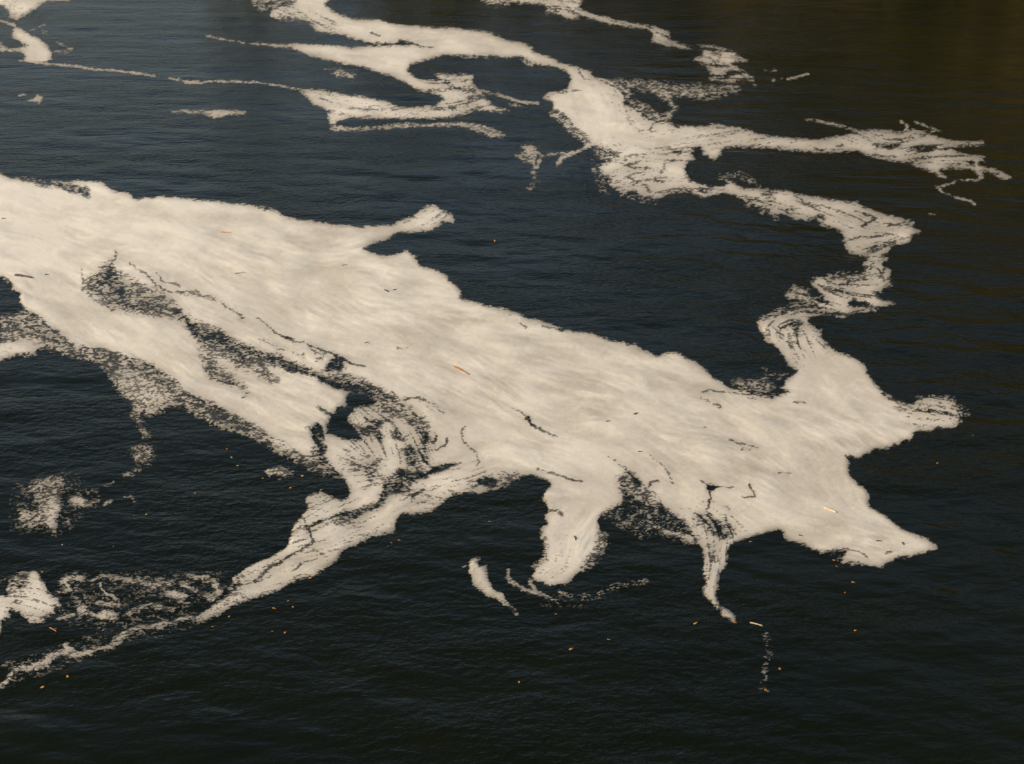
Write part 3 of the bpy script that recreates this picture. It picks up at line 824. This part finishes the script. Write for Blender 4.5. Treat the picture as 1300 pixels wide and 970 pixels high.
# ------------------------------------------------------------------ foam meshes
damp_f = np.clip(cover_wide * 1.1, 0, 1)
WZ = ripple(XW.astype(np.float32), YW.astype(np.float32), damp_f)
thick = np.clip((cover_mid - .45) / .5, 0, 1)
far_calm = np.clip((IY + Y0 - 150) / 160.0, .12, 1)
swell = (vnoise(XW / 1.5 + .25 * YW, YW / 1.7, 0) - .5) * .055 + (vnoise(XW / 3.4, YW / 3.2, 6) - .5) * .06
billow = (vnoise(XW / .9, YW / .7, 10) - .5) * .035 + (vnoise(XW / .38, YW / .34, 11) - .5) * .016
HF = .0035 + thick * (.017 + far_calm * (.0022 * np.clip(streak_wide, -2, 2) + .0012 * np.clip(streak_fine, -2.5, 2.5)) + billow * .7 + .0028 * mottle + .0045 * np.clip(streak_broad, -2, 2) + swell)
HF = np.maximum(HF, .0035)
# colour offset only: foam paler on the left, darker towards its right-hand arms
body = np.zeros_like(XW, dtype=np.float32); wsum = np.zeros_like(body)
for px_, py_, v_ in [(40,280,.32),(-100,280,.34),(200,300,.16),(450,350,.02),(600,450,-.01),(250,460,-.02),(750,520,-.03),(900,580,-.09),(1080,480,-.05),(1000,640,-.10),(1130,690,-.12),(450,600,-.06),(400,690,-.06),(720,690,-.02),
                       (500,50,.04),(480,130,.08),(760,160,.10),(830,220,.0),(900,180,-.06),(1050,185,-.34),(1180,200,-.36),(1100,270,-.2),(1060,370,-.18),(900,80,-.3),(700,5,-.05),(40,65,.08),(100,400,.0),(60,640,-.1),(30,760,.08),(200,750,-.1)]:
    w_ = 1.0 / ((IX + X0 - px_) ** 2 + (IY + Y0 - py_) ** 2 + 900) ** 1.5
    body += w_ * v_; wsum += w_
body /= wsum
TONE_ATTR = np.clip(.12 + .62 * thick * np.clip(dense * 1.15 - .1, 0, 1) + .05 * far_calm * np.clip(streak_wide, -2, 2) + .032 * np.clip(streak_fine, -2, 2)
                  + .072 * np.clip(streak_broad, -2.2, 1.6) + .10 * mottle + body, 0, 1).astype(np.float32)  # colour tone from foam cover, streaks, mottle and the left-to-right offset

flat = FFIELD.ravel()
idg = np.arange(FH * GW).reshape(FH, GW)
a, b, c, d = idg[:-1, :-1].ravel(), idg[:-1, 1:].ravel(), idg[1:, :-1].ravel(), idg[1:, 1:].ravel()
T = np.concatenate([np.stack([a, c, b], 1), np.stack([b, c, d], 1)])
pos = flat[T] > 0
cnt = pos.sum(1)
NG = FH * GW
full = T[cnt == 3]


def roll_to(tr, first):
    k = np.argmax(first, 1)
    r = np.arange(len(tr))
    return tr[r, k], tr[r, (k + 1) % 3], tr[r, (k + 2) % 3]


m1 = cnt == 1; p, n1, n2 = roll_to(T[m1], pos[m1])
m2 = cnt == 2; n, p1, p2 = roll_to(T[m2], ~pos[m2])


def ekey(u, v): return np.minimum(u, v).astype(np.int64) * NG + np.maximum(u, v)


k11, k12 = ekey(p, n1), ekey(p, n2)
k21, k22 = ekey(n, p1), ekey(n, p2)
OFF = NG
uk, inv = np.unique(np.concatenate([k11, k12, k21, k22]), return_inverse=True)
e11, e12, e21, e22 = np.split(inv + OFF, np.cumsum([len(k11), len(k12), len(k21)]))
tris = np.concatenate([full, np.stack([p, e11, e12], 1), np.stack([e21, p1, p2], 1), np.stack([e21, p2, e22], 1)])
cell = np.concatenate([full[:, 0], p, p1, p1])
ku, kv = uk // NG, uk % NG
t = np.clip(flat[ku] / (flat[ku] - flat[kv]), .06, .94)
FXW, FYW = ground(FX + X0, FY + Y0)
gx_, gy_, ga_ = FXW.ravel(), FYW.ravel(), fine(TONE_ATTR).ravel()
wz_ = fine(WZ).ravel(); gz_ = wz_ + fine(HF).ravel()
ALLX = np.concatenate([gx_, gx_[ku] * (1 - t) + gx_[kv] * t])
ALLY = np.concatenate([gy_, gy_[ku] * (1 - t) + gy_[kv] * t])
ALLZ = np.concatenate([gz_, wz_[ku] * (1 - t) + wz_[kv] * t - .0015])
fa_ = ALPHA.ravel()
ALLC = np.concatenate([fa_, np.full(len(ku), .03)])
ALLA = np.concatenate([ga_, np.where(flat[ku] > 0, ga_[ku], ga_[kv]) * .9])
town = OWN[np.round(fr).astype(int)].ravel()[cell]
if (town == 0).any(): town[town == 0] = 1


def components(tr, nv):
    lab = np.arange(nv)
    e = np.concatenate([tr[:, :2], tr[:, 1:]])
    u, v = e[:, 0], e[:, 1]
    while True:
        lu, lv = lab[u], lab[v]
        mm = np.minimum(lu, lv)
        if (lu == lv).all(): return lab
        np.minimum.at(lab, lu, mm); np.minimum.at(lab, lv, mm)
        while True:
            l2 = lab[lab]
            if (l2 == lab).all(): break
            lab = l2


FOAM = {  # key: (name, label, category)
    "slick": ("foam_slick", "huge star-shaped slick of dense cream foam filling the middle of the river", "foam"),
    "band": ("foam_band", "long S-shaped foam band beyond the big slick, forked at its right end", "foam"),
    "farband": ("foam_band", "narrow broken foam band at the top edge, winding towards the dark water", "foam"),
    "cornerpatch": ("foam_patch", "foam patch in the far left corner of the river", "foam"),
    "line": ("foam_line", "thin dotted foam line running from the far left patch to the S-shaped band", "foam"),
    "strip": ("foam_strip", "slim foam strip lying just below the S bend of the long band", "foam"),
    "swirl": ("foam_swirl", "small curled foam swirl left of the wide middle of the S-shaped band", "foam"),
    "chip": ("foam_patch", "tiny white foam chip alone on bluish water at the far left", "foam"),
    "streak": ("foam_streak", "short flat foam streak below the dotted foam line", "foam"),
    "smudge": ("foam_patch", "faint foam smudge inside the open loop of the S-shaped band", "foam"),
    "clump": ("foam_clump", "speckled clump of loose foam at the left, above the lower left patch", "foam"),
    "puff": ("foam_patch", "small foam puff with crumbs trailing right of the speckled clump", "foam"),
    "leftpatch": ("foam_patch", "smooth foam patch cut by the left edge near the lower corner", "foam"),
    "net": ("foam_net", "net of torn foam strands between the lower left patch and the slick's tail", "foam"),
    "islet": ("foam_patch", "small curved foam islet left of the slick's downward lobe", "foam"),
    "crescent": ("foam_crescent", "thin crescent of broken foam curling under the slick's downward lobe", "foam"),
    "flecktrail": ("foam_trail", "sparse trail of foam flecks near the bottom, right of centre", "foam"),
}
for key, (name, label, cat) in FOAM.items():
    tr = tris[town == OWNERS.index(key)]
    if not len(tr): continue
    vu, vi = np.unique(tr, return_inverse=True); tr = vi.reshape(-1, 3)
    lab = components(tr, len(vu))
    size = np.bincount(lab[tr[:, 0]], minlength=len(vu))
    tl = lab[tr[:, 0]]
    limit = {"slick": 1400, "band": 1100, "flecktrail": 12, "chip": 12}.get(key, 160)
    roots_ = np.flatnonzero(size > limit); roots_ = roots_[np.argsort(-size[roots_])]
    cx, cy = float(ALLX[vu].mean()), float(ALLY[vu].mean())
    sets = [("foam_mass" if k == 0 else "foam_piece", tr[tl == rt]) for k, rt in enumerate(roots_)]
    rest = tr[size[tl] <= limit]
    if len(rest): sets.append(("loose_flecks", rest))
    root = None
    if len(sets) > 1:
        root = bpy.data.objects.new(name, None); col.objects.link(root)
        root.location = (cx, cy, 0); root.empty_display_size = .5
        tag(root, label, cat)
    for pname, t3 in sets:
        u2, i2 = np.unique(t3, return_inverse=True); src = vu[u2]
        co = np.stack([ALLX[src] - cx, ALLY[src] - cy, ALLZ[src]], 1)
        me = new_mesh(pname if root else name, co, tris=i2.reshape(-1, 3))
        at = me.attributes.new("foam_tone", 'FLOAT', 'POINT')
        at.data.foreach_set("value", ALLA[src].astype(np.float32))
        at = me.attributes.new("film", 'FLOAT', 'POINT')
        at.data.foreach_set("value", ALLC[src].astype(np.float32))
        o = add_obj(pname if root else name, me, M_FOAM, root)
        if root is None:
            o.location = (cx, cy, 0); tag(o, label, cat)
        elif pname == "loose_flecks":
            tag(o, "loose foam flecks and bubbles broken off the mass", kind="stuff")


def surface(px, py):
    """A point on the river or, where there is foam, on the foam."""
    i, j = int(round(py - Y0)), int(round(px - X0))
    z = WZ[i, j] + (HF[i, j] if FIELD[i, j] > 0 else 0.0)
    return float(XW[i, j]), float(YW[i, j]), float(z)


# ------------------------------------------------------------------ wooded far bank (beyond the frame; the water mirrors it)
def bank():
    nx, ny = 90, 26
    xs = np.linspace(-40, 330, nx); ss = np.linspace(0, 1, ny)
    co = []
    for s in ss:
        for x in xs:
            shore = 152 - .02 * x + 4 * math.sin(x * .05) + 2 * math.sin(x * .17)
            y = shore + s * 115
            side = min(1, max(0, (x + 22) / 100.0)); side = side * side * (3 - 2 * side)
            z = -1.0 + 70 * (1 - (1 - s) ** 1.7) * side + 2.5 * math.sin(x * .09 + s * 7) * s
            co.append((x, y, z))
    ids = np.arange(nx * ny).reshape(ny, nx)
    quads = np.stack([ids[:-1, :-1], ids[:-1, 1:], ids[1:, 1:], ids[1:, :-1]], -1).reshape(-1, 4)
    m = simple_material("bank_earth", (.05, .035, .015), .95, (.09, .065, .025), .4)
    o = add_obj("hillside", new_mesh("hillside", co, quads=quads), m)
    tag(o, "wooded far bank of the river", kind="structure")
    # one mass of autumn trees: leaf clumps spread through uneven crowns on trunks
    co = np.array(co)
    V, F, nv = [], [], 0
    r2 = np.random.RandomState(3)
    for k in range(620):
        i, j = r2.randint(0, ny - 5), r2.randint(2, nx - 2)
        bx, by, bz = co[i * nx + j] + (r2.randn() * 2, r2.randn() * 2, 0)
        if bz < -.2 and i > 0: continue
        h = 9 + 6 * r2.rand(); rad = 2.6 + 2.0 * r2.rand()
        n_ = 46
        dirs = r2.randn(n_, 3); dirs /= np.linalg.norm(dirs, axis=1)[:, None]
        cen = np.array([bx, by, bz + h * .62]) + dirs * (r2.rand(n_, 1) ** .5) * (rad, rad, h * .4)
        for cpt in cen:
            q1, q2 = r2.randn(3), r2.randn(3)
            q1 *= (1.0 + .6 * r2.rand()) / np.linalg.norm(q1); q2 *= (1.0 + .6 * r2.rand()) / np.linalg.norm(q2)
            V += [cpt + q1, cpt + q2, cpt - q1, cpt - q2]; F.append((nv, nv + 1, nv + 2, nv + 3)); nv += 4
        for a_ in range(4):
            an = a_ * math.pi / 2; dx, dy = math.cos(an), math.sin(an); ex, ey = -dy, dx
            V += [np.array([bx + (dx + ex) * .2, by + (dy + ey) * .2, bz - .5]), np.array([bx + (dx - ex) * .2, by + (dy - ey) * .2, bz - .5]),
                  np.array([bx + (dx - ex) * .1, by + (dy - ey) * .1, bz + h * .6]), np.array([bx + (dx + ex) * .1, by + (dy + ey) * .1, bz + h * .6])]
            F.append((nv, nv + 1, nv + 2, nv + 3)); nv += 4
    m = simple_material("autumn_foliage", (.06, .068, .018), .8, (.17, .115, .022), .09)
    o = add_obj("wood", new_mesh("wood", np.array(V), quads=np.array(F), smooth=False), m)
    tag(o, "autumn wood covering the far bank", "wood", kind="stuff")


bank()

# ------------------------------------------------------------------ floating leaves
def leaf_mesh(name, seed, lobes):
    r = random.Random(seed)
    n_ = 18; rimv = []
    for i in range(n_):
        an = 2 * math.pi * i / n_
        rad = .5 * (.62 + .38 * abs(math.cos(an * lobes / 2))) * (1 + .12 * (r.random() - .5))
        x = rad * math.cos(an) * 1.15; y = rad * math.sin(an) * .85
        rimv.append((x, y, .10 * (abs(y) * 2) ** 1.6 + .05 * math.sin(an * 3 + seed)))
    mid = [(0.0, 0, 0.0)]
    co = mid + [(x * .5, y * .5, z * .25) for x, y, z in rimv] + rimv
    tr = [(0, 1 + i, 1 + (i + 1) % n_) for i in range(n_)]
    qd = [(1 + i, 1 + n_ + i, 1 + n_ + (i + 1) % n_, 1 + (i + 1) % n_) for i in range(n_)]
    k = len(co)                                            # stalk
    co += [(-.45, .015, .01), (-.45, -.015, .01), (-.95, .06, .05), (-.95, .035, .05)]
    qd.append((k, k + 2, k + 3, k + 1))
    # underside a little below, so the leaf has a body
    top = len(co); co += [(x, y, z - .035) for x, y, z in co[:1 + 2 * n_]]
    tr += [(top, top + 1 + (i + 1) % n_, top + 1 + i) for i in range(n_)]
    qd += [(top + 1 + i, top + 1 + (i + 1) % n_, top + 1 + n_ + (i + 1) % n_, top + 1 + n_ + i) for i in range(n_)]
    qd += [(1 + n_ + i, top + 1 + n_ + i, top + 1 + n_ + (i + 1) % n_, 1 + n_ + (i + 1) % n_) for i in range(n_)]
    return new_mesh(name, co, tris=tr, quads=qd)


LEAF_MATS = [simple_material("orange_leaf", (.50, .19, .015), .55, (.62, .30, .04), 6),
             simple_material("yellow_leaf", (.55, .34, .04), .55, (.62, .44, .10), 6),
             simple_material("rust_leaf", (.42, .12, .025), .6, (.55, .20, .05), 6),
             simple_material("tan_leaf", (.50, .36, .18), .6, (.60, .47, .28), 6)]
LEAVES_ME = {}
for mi, mat in enumerate(LEAF_MATS):
    for li in range(2):
        me = leaf_mesh("floating_leaf", 3 + mi * 5 + li, 5 if li == 0 else 2); me.materials.append(mat)
        LEAVES_ME[mi, li] = me
LEAF = [  # x, y, colour, size, label
    (628,306,0,.16,"orange leaf on open water right of the slick's upper spur"),
    (1190,588,0,.13,"orange leaf alone on dark water below the slick's right horn"),
    (1235,554,2,.09,"dim rust leaf far right, below the tip of the slick's right horn"),
    (87,663,0,.13,"bright orange leaf just right of the speckled foam clump"),
    (79,691,3,.11,"pale leaf below the speckled clump, above the lower left patch"),
    (54,727,0,.10,"orange leaf at the upper edge of the lower left foam patch"),
    (144,694,2,.06,"tiny rust leaf on bare water between clump and foam net"),
    (186,653,1,.11,"yellow leaf alone on water right of the small foam puff"),
    (248,627,0,.11,"orange leaf midway between foam puff and the slick's left flank"),
    (170,654,2,.07,"faint brown leaf just left of the lone yellow leaf"),
    (294,581,3,.12,"pale tan leaf under the slick's speckled left flank, upper of two"),
    (302,591,1,.11,"yellowish leaf just below the pale tan leaf under the left flank"),
    (288,570,2,.08,"rust leaf above the pale tan leaf under the left flank"),
    (334,608,1,.10,"yellow leaf left of the bay notch, below foam crumbs"),
    (384,604,1,.12,"largest yellow leaf inside the dark bay of the left flank"),
    (369,619,0,.10,"orange leaf near the centre of the dark bay"),
    (408,622,0,.11,"orange leaf touching the foam point below the dark bay"),
    (394,734,0,.12,"orange leaf at the lower rim of the slick's tail"),
    (348,773,0,.12,"orange leaf on water below the slick's tail"),
    (346,802,0,.10,"left of two orange leaves on water well below the tail"),
    (362,803,0,.11,"right of two orange leaves on water well below the tail"),
    (366,763,3,.08,"small pale leaf between tail rim and lone orange leaf"),
    (372,771,3,.07,"tiny pale speck of leaf right of the lone orange leaf"),
    (507,686,0,.11,"orange leaf right of the slick's lower left arm"),
    (497,689,1,.08,"small yellow leaf beside the orange leaf below the arm"),
    (493,693,2,.06,"tiny rust leaf lowest of three below the arm"),
    (622,662,0,.11,"orange leaf between lower left arm and downward lobe"),
    (622,758,0,.12,"orange leaf stuck on the lower rim of the small foam islet"),
    (706,779,2,.11,"reddish leaf on water below the foam crescent"),
    (725,825,0,.15,"bright orange leaf on open water at the bottom centre"),
    (773,813,1,.12,"dull yellow leaf right of the bright bottom centre leaf"),
    (659,866,0,.11,"orange leaf close to the bottom, left of centre"),
    (883,792,0,.14,"bright orange leaf left of the thin foam tail's tip"),
    (933,791,2,.13,"red orange leaf at the tip of the thin foam tail"),
    (912,749,2,.08,"dark rust leaf beside the thin foam tail"),
    (972,876,0,.14,"orange leaf at the end of the sparse fleck trail"),
    (990,849,0,.12,"orange leaf right of the sparse fleck trail"),
    (1086,801,0,.12,"orange leaf alone on dark water at lower right"),
    (1083,740,1,.13,"yellow orange leaf below the slick's lower right edge"),
    (1073,752,2,.09,"rust leaf under the yellow leaf below the lower right edge"),
    (1075,699,0,.14,"yellow orange leaf wedged in the notch of the lower right edge"),
    (1059,711,0,.12,"orange leaf left of the foam crumbs under the notch"),
    (1062,719,0,.11,"orange leaf lowest of the three at the notch"),
    (291,782,2,.11,"red leaf on water right below the foam net's right end"),
    (270,795,0,.11,"orange leaf just below the tail, right of the foam net"),
    (143,801,2,.10,"rust leaf on water between foam net and thin tail"),
    (131,800,3,.08,"pale leaf left of the rust leaf under the foam net"),
    (54,872,0,.13,"orange leaf near the bottom left corner"),
    (86,860,0,.11,"orange leaf right of the bottom left corner leaf"),
    (311,152,2,.16,"rust leaf under the short foam streak far left"),
    (953,688,1,.11,"yellow leaf in dark water under the slick's lower edge"),
    (720,444,2,.05,"tiny brown leaf lying on the slick below its upper edge"),
]
lr = random.Random(11)
for i, (px, py, ci, size, label) in enumerate(LEAF):
    x, y, z = surface(px, py)
    o = bpy.data.objects.new("floating_leaf", LEAVES_ME[ci, lr.randint(0, 1)]); col.objects.link(o)
    o.location = (x, y, z + .004 + size * .04); o.scale = (size * .68,) * 3
    o.rotation_euler = (lr.uniform(.0, .35), lr.uniform(-.2, .2), lr.uniform(0, 6.28))
    tag(o, label, "leaf", "autumn leaves drifting on the river")


# ------------------------------------------------------------------ driftwood
def stick_mesh(name, length, rad, bend, seed, twig=False):
    r = random.Random(seed)
    n_, k = 12, 8; co, qd = [], []
    def tube(p0, p1, r0, r1, bnd, n_):
        b0 = len(co)
        p0, p1 = np.array(p0, float), np.array(p1, float); ax = (p1 - p0) / np.linalg.norm(p1 - p0)
        up = np.array([0, 0, 1.0]); sd = np.cross(up, ax); sd /= np.linalg.norm(sd); up = np.cross(ax, sd)
        for i in range(n_ + 1):
            t_ = i / n_
            c = p0 + (p1 - p0) * t_ + sd * bnd * math.sin(math.pi * t_) + up * .15 * bnd * math.sin(5 * t_)
            rr = (r0 + (r1 - r0) * t_) * (1 + .22 * (r.random() - .5)) * (.55 if i in (0, n_) else 1)
            for j in range(k):
                an = 2 * math.pi * j / k
                co.append(tuple(c + (sd * math.cos(an) + up * math.sin(an)) * rr * (1 + .15 * (r.random() - .5))))
        for i in range(n_):
            for j in range(k):
                qd.append((b0 + i * k + j, b0 + i * k + (j + 1) % k, b0 + (i + 1) * k + (j + 1) % k, b0 + (i + 1) * k + j))
        for e in (0, n_):
            ring = [b0 + e * k + j for j in range(k)]
            if e == 0: ring = ring[::-1]
            for q0 in range(1, k - 2, 2): qd.append((ring[0], ring[q0], ring[q0 + 1], ring[q0 + 2]))
    tube((-length / 2, 0, 0), (length / 2, 0, 0), rad, rad * .55, bend, n_)
    if twig:
        tube((length * .08, bend * .9, rad * .3), (length * .3, bend + length * .18, rad * 2.2), rad * .5, rad * .22, length * .02, 5)
    return new_mesh(name, co, quads=qd)


M_BARK = simple_material("wet_bark", (.03, .022, .014), .5, (.07, .05, .03), 14)
M_RED = simple_material("orange_bark", (.30, .12, .03), .6, (.45, .22, .07), 18)
M_PALE = simple_material("peeled_wood", (.55, .42, .26), .6, (.70, .58, .40), 14)
M_DARK = simple_material("dark_twig", (.035, .025, .016), .7, (.08, .05, .03), 18)
STICKS = [  # name, (x0,y0), (x1,y1), radius, bend, material, twig, label
    ("driftwood_log", (19,351), (41,354), .06, .02, M_BARK, False, "short dark wet log lying on foam at the far left edge"),
    ("stick", (576,466), (596,477), .036, .015, M_RED, False, "reddish orange stick lying on the middle of the slick"),
    ("stick", (1046,646), (1062,652), .034, .02, M_PALE, False, "pale peeled stick on foam near the slick's right corner"),
    ("stick", (63,798), (72,803), .018, .01, M_RED, True, "tan forked twig floating below the lower left foam patch"),
    ("stick", (952,791), (968,795), .018, .01, M_PALE, False, "thin pale twig on water right of the foam tail's tip"),
    ("twig", (729,682), (731,688), .020, .01, M_DARK, True, "stubby dark twig on the slick's downward lobe"),
    ("twig", (280,295), (294,296), .026, .01, M_RED, False, "brown twig on the bright upper left foam"),
    ("twig", (298,348), (312,347), .022, .01, M_RED, False, "thin brown twig below the upper left brown twig"),
    ("twig", (488,369), (493,372), .028, .01, M_DARK, True, "dark crooked twig on foam under the slick's upper notch"),
    ("twig", (499,369), (504,368), .020, .01, M_DARK, False, "small dark twig right of the crooked twig"),
    ("twig", (769,537), (775,536), .022, .01, M_RED, False, "reddish twig on the slick right of the long crack"),
    ("twig", (805,528), (810,526), .024, .01, M_DARK, False, "dark twig on the slick, upper right of the reddish twig"),
    ("twig", (810,574), (816,574), .018, .01, M_DARK, False, "thin dark twig above the wedge of open water"),
    ("twig", (57,349), (62,349), .026, .01, M_DARK, False, "small dark twig right of the wet log"),
    ("twig", (1112,688), (1120,688), .020, .01, M_DARK, False, "thin dark twig near the slick's right tip"),
    ("twig", (1145,690), (1147,693), .022, .01, M_DARK, True, "forked dark twig closest to the slick's right tip"),
    ("twig", (1014,680), (1019,681), .020, .01, M_DARK, False, "dark twig above the slick's lower right rim"),
    ("twig", (1125,702), (1133,702), .022, .012, M_DARK, True, "dark branched twig on the lower rim near the right tip"),
    ("twig", (2,278), (8,278), .028, .01, M_RED, False, "brown twig at the left edge on the brightest foam"),
    ("twig", (434,338), (441,337), .018, .01, M_DARK, False, "faint dark twig on smooth foam left of the upper notch"),
    ("twig", (736,526), (741,527), .016, .01, M_PALE, False, "pale twig on the slick left of the dark twig pair"),
    ("twig", (893,543), (897,543), .018, .01, M_DARK, False, "tiny dark twig on the slick's right half"),
]
for si, (name, p0, p1, rad, bend, mat, twig, label) in enumerate(STICKS):
    a0, a1 = np.array(surface(*p0)), np.array(surface(*p1))
    L_ = float(np.linalg.norm((a1 - a0)[:2]))
    o = add_obj(name, stick_mesh(name, L_, rad, bend, si, twig), mat)
    mid = (a0 + a1) / 2
    o.location = (mid[0], mid[1], mid[2] + rad * .45)
    o.rotation_euler = (0, 0, math.atan2(a1[1] - a0[1], a1[0] - a0[0]))
    tag(o, label, "log" if "log" in name else name, "driftwood on the foam")
